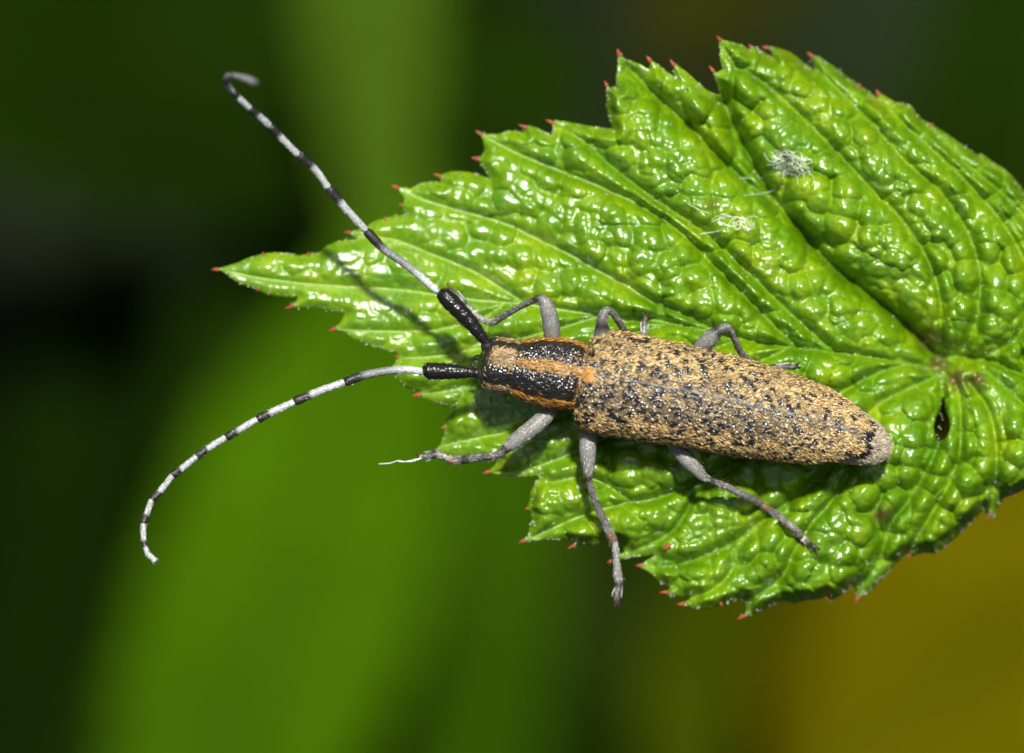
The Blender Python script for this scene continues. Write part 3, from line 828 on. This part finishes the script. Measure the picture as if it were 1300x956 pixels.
bp = np.array([body_at(744.5 + 6.2 * r * math.cos(a), 0, .05) + TR * 0.28 * r * math.sin(a) for a, r in zip(aa, rr)])
hairs('pubescence', bp, np.tile(ZR, (k, 1)), np.tile(U, (k, 1)), rng.uniform(.1, .2, k), .025, np.tile(OCHRE * 1.15, (k, 1)), scu)

# eyes and antenna sockets
def ellipsoid(c, ax, n=24, m=14, dent=None):
    V, F = [], []
    for i in range(m + 1):
        t = math.pi * i / m
        for j in range(n):
            p = 2 * math.pi * j / n
            V.append(c + ax[0] * math.sin(t) * math.cos(p) + ax[1] * math.sin(t) * math.sin(p) + ax[2] * math.cos(t))
    for i in range(m):
        for j in range(n):
            F.append([i * n + j, (i + 1) * n + j, (i + 1) * n + (j + 1) % n, i * n + (j + 1) % n])
    return np.array(V), F
for cx, cy, cz in ((623, 484, 2.55), (628, 436, 2.4)):
    c = P(cx, cy, cz)
    V, F = ellipsoid(c, (U * .40, T0 * .30, Z0 * .48))
    d = np.linalg.norm(V - (c - U * .36 + Z0 * .15), axis=1)             # kidney notch round the antenna socket
    V = V + (c - V) * (0.35 * np.exp(-(d / .16) ** 2))[:, None]
    mesh_obj('eye', V, F, M_EYE, BEETLE)
V, F = ellipsoid(P(614, 474, 2.95), (U * .38, T0 * .36, Z0 * .28)); mesh_obj('antenna_socket', V, F, M_BLACK, BEETLE, col=np.tile(DARK, (len(V), 1)))
V, F = ellipsoid(P(619, 440, 2.8), (U * .30, T0 * .28, Z0 * .26)); mesh_obj('antenna_socket', V, F, M_BLACK, BEETLE, col=np.tile(DARK, (len(V), 1)))
# jaws under the front of the head
for s_ in (-1, 1):
    c = P(606, 461 + 7 * s_, 1.6)
    C = spline(np.array([c + U * .3, c, c - U * .22 - T0 * .12 * -s_, c - U * .3 + T0 * .1 * s_]), 10)
    V, F, _ = tube(C, np.linspace(.2, .05, 10), 8); mesh_obj('mandible', V, F, M_BLACK, BEETLE, col=np.tile(DARK, (len(V), 1)))

# antennae: scape as the antenna's own mesh, the ringed segments under it
def tube_hair(name, C, R, n, col, parent, ln=(.08, .16), w=.02, lift=.3, tr=None):
    T, N, B = frames(C)
    i = rng.integers(1, len(C) - 1, n); a = rng.uniform(0, 2 * math.pi, n)
    nr = np.cos(a)[:, None] * N[i] + np.sin(a)[:, None] * B[i]
    f = rng.random((n, 1)); i2 = i - 1
    c = C[i] * f + C[i2] * (1 - f)
    base = c + nr * np.asarray(R)[i][:, None] * 0.97
    cc_ = col(i / (len(C) - 1)) if callable(col) else np.tile(col, (n, 1))
    return hairs(name, base, nr, T[i], rng.uniform(*ln, n), w, cc_, parent, lift=lift)

def antenna(scape, joints):
    """scape: [(px,py,z,r px)], joints: per segment list of (px,py,z) with the share of the length that is pale"""
    S = spline(np.array([np.r_[P(a, b, z), r / PPM] for a, b, z, r in scape]), 30)
    R = S[:, 3] * (1 + 0.05 * np.sin(np.arange(30) * 1.7))
    V, F, t = tube(S[:, :3], R, 14)
    an = mesh_obj('antenna', V, F, M_BLACK, BEETLE, col=np.tile(DARK * .45, (len(V), 1)))
    an['label'] = 'black thick first joint carrying the black and white ringed feeler'
    tube_hair('bristles', S[:, :3], R, 160, DARK * .6, an, lift=.7)
    for k, (pts, pale, rad) in enumerate(joints):
        C = spline(np.array([P(*p) for p in pts]), 26)
        tt = np.linspace(0, 1, 26)
        r0 = rad / PPM
        R = r0 * (0.86 + 0.10 * tt + 0.20 * sm(.72, .95, tt)) * (1 - .25 * sm(.97, 1, tt))
        R[0] *= .7
        V, F, t = tube(C, R, 12)
        gr = sm(pale - .05, pale + .06, t)[:, None] if pale < 1 else np.zeros((len(t), 1))
        pal = WHITE * .8
        if k == 0:
            pal = WHITE * (1 - .62 * sm(.12, .5, t))[:, None]
        col = pal * (1 - gr) + DARK * gr
        sg_ = mesh_obj('antenna_segment', V, F, M_LEG, an, col=col)
        def hcol(u, k=k, pale=pale):
            g = sm(pale - .05, pale + .05, u)[:, None] if pale < 1 else np.zeros((len(u), 1))
            p_ = WHITE[None] * (1 - (.5 * sm(.12, .5, u) if k == 0 else 0 * u))[:, None]
            return p_ * (1 - g) + DARK * 1.3 * g
        tube_hair('pubescence', C, R, 420, hcol, sg_, lift=.18)
        # loose fringe on the lower edge
        tube_hair('bristles', C, R, 14, DARK * 2, sg_, ln=(.15, .4), w=.010, lift=.9)
    return an

zs = lambda a, b, n: np.linspace(a, b, n)
def chain(pts, pales, z0, z1, r0, r1, mids=None):
    """pts: joints as photo pixels with extra bend points between; a list of lists"""
    n = len(pts); out = []
    zz = np.interp(np.linspace(0, 1, n + 1), np.linspace(0, 1, len(z0)), z0) if isinstance(z0, (list, tuple)) else np.linspace(z0, z1, n + 1)
    for k, seg in enumerate(pts):
        m = len(seg)
        out.append(([(a, b, zz[k] + (zz[k + 1] - zz[k]) * i / (m - 1)) for i, (a, b) in enumerate(seg)], pales[k], r0 + (r1 - r0) * k / (n - 1)))
    return out
lower = chain([[(538,472),(515,469),(490,471),(460,477),(438,485)],[(438,485),(415,493),(392,502),(374,510)],[(374,510),(350,521),(327,532)],[(327,532),(305,545),(287,555)],[(287,555),(266,568),(250,579)],
               [(250,579),(232,594),(219,603)],[(219,603),(203,624),(193,634)],[(193,634),(187,650),(182,664)],[(182,664),(182,680),(184,693)],[(184,693),(188,703),(198,713)]],
              [.76,.68,.66,.63,.62,.66,.64,.62,.72,.95], 2.9, 3.6, 5.4, 3.3)
antenna([(611,473,2.95,5.5),(600,473,2.95,6.5),(580,472,2.95,9.5),(555,471,2.92,10.8),(543,471,2.9,10.5),(538,472,2.9,7)], lower)
upper = chain([[(556,371),(535,352),(510,332),(488,317),(465,293)],[(465,293),(442,268),(417,239)],[(417,239),(400,215),(379,197)],[(379,197),(362,180),(343,160)],[(343,160),(331,149),(318,138)],
               [(318,138),(306,127),(296,117)],[(296,117),(290,110),(287,102)],[(287,102),(289,97),(297,96)],[(297,96),(310,99),(324,105)]],
              [.76,.68,.60,.66,.62,.68,.88,.93,.97], [2.9, 3.4, 4.0, 4.6, 5.2, 5.8, 6.2, 7.2, 9.0, 12.0], 0, 5.4, 3.4)
antenna([(622,440,2.8,5.5),(612,428,2.85,7),(598,410,2.9,9.5),(580,391,2.92,11.2),(567,378,2.92,11),(558,372,2.9,7)], upper)

# legs: each one continuous skin from femur to claw joint
def leg(pts, n=90, dark_at=(), rust=()):
    """pts: (px, py, z, radius px)"""
    S = spline(np.array([np.r_[P(a, b, z), r / PPM] for a, b, z, r in pts]), n)
    C, R = S[:, :3], S[:, 3]
    uu = np.linspace(0, 1, n)
    kn = dark_at[0][0]
    R = .9 * R * (1 - .20 * sm(kn - .01, kn + .03, uu)) * (1 - .22 * np.exp(-((uu - kn) / .018) ** 2))
    V, F, t = tube(C, R, 16)
    col = np.tile(GREY * 0.42, (len(t), 1)) * (1 - .35 * sm(kn, kn + .03, t) * (1 - sm(.68, .72, t)))[:, None]
    def shade(u):
        d = np.zeros(u.shape)
        for c, w in dark_at: d = np.maximum(d, np.exp(-((u - c) / w) ** 2))
        return d
    def rusty(u):
        d = np.zeros(u.shape)
        for c, w in rust: d = np.maximum(d, np.exp(-((u - c) / w) ** 2))
        return d
    d = shade(t)[:, None]; q = rusty(t)[:, None]
    col = col * (1 - d) + DARK * d
    col = col * (1 - .7 * q) + np.array([.22, .08, .015]) * .7 * q
    lg = mesh_obj('leg', V, F, M_LEG, BEETLE, col=col)
    def hc(u):
        g = shade(u)[:, None]; q = rusty(u)[:, None]
        c = GREY[None] * 1.15 * (1 - .28 * sm(kn, kn + .03, u) * (1 - sm(.68, .72, u)))[:, None] * (1 - .85 * g) + DARK * .85 * g
        c = c * (rng.random((len(u), 1)) * .5 + .65)
        c = np.where(rng.random((len(u), 1)) < .38, DARK * 1.6, c)
        return c * (1 - .6 * q) + np.array([.28, .11, .02]) * .6 * q
    tube_hair('pubescence', C, R, 2400, hc, lg, ln=(.08, .17), w=.020, lift=.18)
    tube_hair('bristles', C, R, 30, BUFF, lg, ln=(.2, .4), w=.010, lift=.9)
    # pair of claws and the split third foot joint
    T, N, B = frames(C)
    e, tdir, bdir = C[-1], T[-1], B[-1]
    for s_ in (-1, 1):
        cl = spline(np.array([e - tdir * .05, e + tdir * .10 + bdir * .08 * s_, e + tdir * .20 + bdir * .15 * s_ - Z0 * .05, e + tdir * .22 + bdir * .17 * s_ - Z0 * .16]), 8)
        V, F, _ = tube(cl, np.linspace(.07, .015, 8), 6)
        mesh_obj('claw', V, F, M_BLACK, lg, col=np.tile(np.array([.05, .02, .012]), (len(V), 1)))
    for s_ in (-1, 1):
        k = int(n * .90)
        lb = spline(np.array([C[k - 4], C[k] + B[k] * .12 * s_, C[k + 3] + B[k] * .19 * s_, C[k + 5] + B[k] * .2 * s_]), 8)
        V, F, _ = tube(lb, [.08, .11, .10, .05, .04, .03, .03, .02], 8, .7)
        mesh_obj('foot_lobe', V, F, M_LEG, lg, col=np.tile(GREY * .8, (len(V), 1)))
    return lg
hz = lambda x, y, u=.16: float(H(x, y)) + u
# left legs (foot of the picture)
leg([(700,505,1.6,9),(697,522,1.9,11),(680,540,2.1,12),(655,559,2.0,10.5),(638,573,1.85,7.5),(632,577,1.75,6.2),(622,579,1.6,6),(600,582,1.0,6.5),(582,584,.55,8),(573,584,.4,7),(566,581,.32,5.5),(556,577,.3,6.5),(549,577,.25,7),(544,579,.15,4),(536,580,-.05,3.8),(533,580,-.1,3.5)],
    dark_at=((.42, .02), (.70, .03), (.90, .02)), rust=((.78, .02),))
leg([(752,520,1.6,9),(748,545,1.9,11.5),(746,570,2.0,12),(747,590,1.9,9.5),(747,603,1.8,7),(748,612,1.65,5.8),(755,635,1.2,6),(767,662,.65,7.2),(777,682,.35,8),(780,687,.25,5.5),(782,700,.2,6.2),(783,715,.15,6),(784,728,.1,8),(786,742,0,7.5),(784,750,-.05,4.2),(783,760,-.1,4.5),(784,767,-.15,4.5)],
    dark_at=((.33, .018), (.985, .035), (.90, .012)), rust=((.66, .02),))
leg([(845,548,1.6,8),(857,567,1.8,9),(872,583,1.9,11),(886,598,1.85,8.5),(893,605,1.75,6.2),(900,609,1.6,5.6),(920,617,1.25,6),(945,629,.8,7.2),(965,639,hz(965,639),7.4),(970,643,hz(970,643),5.8),(985,653,hz(985,653),6.6),(998,663,hz(998,663),6),(1004,667,hz(1004,667),6.5),(1014,678,hz(1014,678),6.2),(1020,684,hz(1020,684),4),(1030,692,hz(1030,692),4.2),(1035,695,hz(1035,695),4.4)],
    dark_at=((.27, .018), (.985, .03), (.86, .014)), rust=((.60, .022),))
# right legs (seen beyond the back)
leg([(705,470,1.6,9),(702,440,2.1,11),(700,415,2.7,12),(696,395,3.0,11),(691,383,3.1,8.5),(685,379,3.05,6.8),(676,382,2.8,5),(655,392,2.0,5),(638,402,1.2,6),(626,409,.7,6.2),(618,408,.45,5),(606,402,.4,6),(594,391,.38,6.4),(584,380,.36,6.8),(577,373,.34,4.5),(570,367,.3,4.2)],
    dark_at=((.40, .025), (.985, .04), (.90, .015)))
leg([(770,470,1.6,8),(766,440,2.4,10),(764,415,2.9,11),(766,400,3.05,9),(770,394,3.05,7),(776,396,2.9,5.5),(783,405,2.4,5.5),(793,420,1.4,6),(803,436,.8,6.5),(809,440,.6,5),(815,434,.5,6),(817,424,.45,6.5),(818,415,.4,5),(819,407,.36,4.2),(819,402,.34,4.2)],
    dark_at=((.30, .03), (.985, .04), (.87, .03)))
leg([(880,480,1.6,8),(886,448,2.3,10),(900,431,2.8,11.5),(914,419,3.0,9.5),(922,415,3.0,7),(927,418,2.9,5.6),(933,432,2.3,5.4),(941,448,1.5,5.6),(955,462,.9,6.4),(966,468,.7,6),(976,468,hz(976,468,.2),6),(988,466,hz(988,466,.2),6.2),(998,466,hz(998,466),5),(1006,466,hz(1006,466),4.4),(1010,465,hz(1010,465),4.4)],
    dark_at=((.33, .025), (.975, .05), (.87, .03)))

# ---------------------------------------------------------------- silk
def silk(name, strands, r, label, loc):
    V, F = [], []
    for C in strands:
        C = spline(np.asarray(C), max(8, len(C) * 4))
        v, f, _ = tube(C, np.full(len(C), r), 5)
        o = len(V); V.extend(v.tolist()); F.extend([[i + o for i in q] for q in f])
    o_ = empty(name, loc)
    tag(o_, label, 'silk')
    s = mesh_obj('strands', np.array(V), F, M_SILK, o_)
    s['kind'] = 'stuff'
def arcs(cx, cy, rx, ry, n, ang, spread, up):
    out = []
    for _ in range(n):
        x, y = cx + rng.normal(0, rx), cy + rng.normal(0, ry)
        a = ang + rng.normal(0, spread); L = rng.uniform(7, 26); bend = rng.normal(0, 5)
        q = []
        for t in (-.5, -.2, .15, .5):
            qx = x + math.cos(a) * L * t - math.sin(a) * bend * (1 - 4 * t * t); qy = y + math.sin(a) * L * t + math.cos(a) * bend * (1 - 4 * t * t)
            q.append(PL(qx, qy, up * rng.uniform(.3, 1.2)))
        out.append(q)
    return out
s1 = arcs(1000, 207, 13, 9, 38, 0.25, .55, .30) + arcs(1015, 210, 9, 8, 18, 0.9, .8, .25)
s1 += [[PL(980, 221, .3), PL(968, 226, .2), PL(952, 226, .1), PL(938, 226, .05)], [PL(995, 236, .2), PL(975, 244, .3), PL(955, 247, .25), PL(944, 248, .08)], [PL(983, 190, .2), PL(998, 196, .4), PL(1014, 200, .4), PL(1030, 203, .2)]]
silk('silk_tuft', s1, .0072, 'dense white tuft of torn silk in the fold between two leaf lobes', tuple(PL(1000, 207)))
s2 = arcs(936, 281, 11, 5, 22, 0.35, .4, .2) + [[PL(875, 300, .05), PL(890, 297, .2), PL(905, 295, .25), PL(915, 292, .05)], [PL(872, 258, .05), PL(885, 265, .2), PL(900, 271, .1)], [PL(915, 272, .1), PL(930, 275, .25), PL(945, 279, .25), PL(958, 290, .05)], [PL(877, 301, .06), PL(893, 296, .18), PL(913, 294, .05)]]
silk('silk_wisp', s2, .008, 'thin loose wisp of silk threads lying beside the dense silk tuft', tuple(PL(936, 281)))
silk('silk_thread', [[P(538, 581, .0), P(528, 583, .02), P(515, 586, .1), P(505, 585, .1), P(495, 588, .1), P(481, 589, .1)], [P(540, 580, .0), P(526, 585, .05), P(520, 586, .1), P(506, 586, .1)]], .014,
     'single pale silk thread trailing from the front foot off the leaf', tuple(P(538, 581, 0)))

# ---------------------------------------------------------------- plants far below, out of focus
def back_leaf(name, px, py, z, length, width, heading, tilt, mat, label, cat='leaf', group=None, droop=.25, roll=0.0, stalk=True):
    """px, py: photo pixel of the blade's middle at height z; heading: direction of the tip in degrees"""
    c = P(px, py, z)
    n, m = 36, 15
    u = np.linspace(0, 1, n); v = np.linspace(-1, 1, m)
    A, B = np.meshgrid(u, v, indexing='ij')
    prof = np.sin(math.pi * A ** 0.8) ** 0.75 * (1 - .25 * A)
    prof = np.maximum(prof, .002)
    teeth = 1 + .07 * (np.abs(((A * 13) % 1) - .5) - .25) * 4 * (np.abs(B) > .9)
    X = (A - .5) * length; Y = B * prof * width / 2 * teeth
    Zl = -droop * length * (A - .45) ** 2 - .18 * np.abs(B) ** 1.6 * width * prof * .3 + .03 * width * np.sin(A * 40) * (np.abs(B)) * .5
    h = math.radians(heading); ti = math.radians(tilt); ro = math.radians(roll)
    Y2 = Y * math.cos(ro) - Zl * math.sin(ro); Z2 = Y * math.sin(ro) + Zl * math.cos(ro)
    X3 = X * math.cos(ti) + Z2 * math.sin(ti); Z3 = -X * math.sin(ti) + Z2 * math.cos(ti)
    W = np.stack([c[0] + X3 * math.cos(h) - Y2 * math.sin(h), c[1] + X3 * math.sin(h) + Y2 * math.cos(h), c[2] + Z3], -1)
    V = np.vstack([W.reshape(-1, 3), W.reshape(-1, 3) - np.array([0, 0, .35])])
    i, j = np.meshgrid(np.arange(n - 1), np.arange(m - 1), indexing='ij')
    q = np.stack([i * m + j, (i + 1) * m + j, (i + 1) * m + j + 1, i * m + j + 1], -1).reshape(-1, 4)
    o = n * m
    rim = np.r_[np.arange(m - 1), np.arange(n - 1) * m + m - 1, (n - 1) * m + np.arange(m - 1, 0, -1), np.arange(n - 1, 0, -1) * m]; nx_ = np.roll(rim, -1)
    F = np.vstack([q, q[:, ::-1] + o, np.stack([rim + o, nx_ + o, nx_, rim], 1)])
    base = W[0, m // 2]
    foot = np.array([base[0] - math.cos(h) * 40, base[1] - math.sin(h) * 40, -650.0])
    root = empty(name, tuple(foot) if stalk else tuple(base))
    tag(root, label, cat, group)
    mesh_obj('blade', V, F, mat, root)
    C = W[:, m // 2] + np.array([0, 0, .3])
    Vt, Ft, _ = tube(C, np.linspace(.9, .25, n), 8); mesh_obj('midrib', Vt, Ft, M_VEINB, root)
    d = W[0, m // 2] - W[1, m // 2]; d /= np.linalg.norm(d)
    if stalk:
        C = spline(np.array([base - d * .5, base + d * 14, base * .55 + foot * .45 + d * 8, foot]), 26)
        Vt, Ft, _ = tube(C, np.linspace(.9, 1.8, 26), 8); mesh_obj('stalk', Vt, Ft, M_STALKB, root)
    return root
M_VEINB = mat_simple('background_rib', (0.012, 0.03, 0.002), (0.02, 0.045, 0.003), .2, .9, 0)
M_STALKB = mat_simple('background_stalk', (0.006, 0.012, 0.002), (0.012, 0.016, 0.004), .1, .9, 0)
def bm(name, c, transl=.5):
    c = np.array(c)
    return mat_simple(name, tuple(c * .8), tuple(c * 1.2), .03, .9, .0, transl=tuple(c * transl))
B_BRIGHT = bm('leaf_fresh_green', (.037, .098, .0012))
B_HALF = bm('leaf_half_lit_green', (.020, .056, .0010))  # in-between tone, paints the light falling off beside the fresh green leaf
B_MID = bm('leaf_shaded_green', (.0075, .019, .0012))  # green darkened to stand for foliage lying in shade
B_DEEP = bm('leaf_deep_shade_green', (.004, .010, .0008))  # same, with deeper shade put into the colour
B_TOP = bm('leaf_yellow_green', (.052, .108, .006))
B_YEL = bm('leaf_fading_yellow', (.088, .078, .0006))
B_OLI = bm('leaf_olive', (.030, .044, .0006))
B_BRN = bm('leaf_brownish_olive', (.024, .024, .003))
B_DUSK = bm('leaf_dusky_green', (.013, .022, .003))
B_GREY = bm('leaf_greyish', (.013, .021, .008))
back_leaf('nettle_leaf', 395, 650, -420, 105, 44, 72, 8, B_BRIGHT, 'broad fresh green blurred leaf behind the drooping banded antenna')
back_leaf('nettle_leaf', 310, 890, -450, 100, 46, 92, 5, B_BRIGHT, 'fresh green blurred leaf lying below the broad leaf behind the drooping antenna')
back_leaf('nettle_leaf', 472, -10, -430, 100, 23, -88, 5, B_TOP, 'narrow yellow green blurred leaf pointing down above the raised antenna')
back_leaf('nettle_leaf', 150, 60, -520, 160, 62, 175, 6, B_MID, 'wide shaded green blurred leaf beyond the tip of the raised antenna')
back_leaf('nettle_leaf', 330, 400, -540, 70, 34, 80, 10, B_MID, 'shaded green blurred leaf behind the pointed leaf tip')
back_leaf('nettle_leaf', 740, 790, -560, 190, 90, 20, 6, B_MID, 'shaded green blurred leaf under the hanging middle foot of the beetle')
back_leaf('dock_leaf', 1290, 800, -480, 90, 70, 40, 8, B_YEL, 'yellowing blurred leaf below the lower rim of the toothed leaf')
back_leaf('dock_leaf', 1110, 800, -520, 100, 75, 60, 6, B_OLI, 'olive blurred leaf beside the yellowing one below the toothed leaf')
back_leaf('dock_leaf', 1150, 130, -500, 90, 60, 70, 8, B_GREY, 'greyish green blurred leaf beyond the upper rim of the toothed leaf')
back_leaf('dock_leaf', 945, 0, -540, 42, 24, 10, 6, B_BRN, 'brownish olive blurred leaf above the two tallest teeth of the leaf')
back_leaf('nettle_leaf', 1350, 90, -480, 110, 50, 80, 6, B_MID, 'shaded green blurred leaf beside the greyish one beyond the upper rim')
back_leaf('nettle_leaf', 60, 780, -580, 150, 60, 80, 6, B_DEEP, 'deeply shaded green blurred leaf beside the drooping end of the antenna')
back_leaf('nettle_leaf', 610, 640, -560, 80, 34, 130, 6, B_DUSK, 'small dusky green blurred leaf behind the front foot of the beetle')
back_leaf('nettle_leaf', 560, 800, -480, 110, 44, 75, 6, B_HALF, 'medium green blurred leaf between the broad fresh green leaf and the beetle\'s hanging middle foot')  # leaf added for the gradual falloff from bright to dark
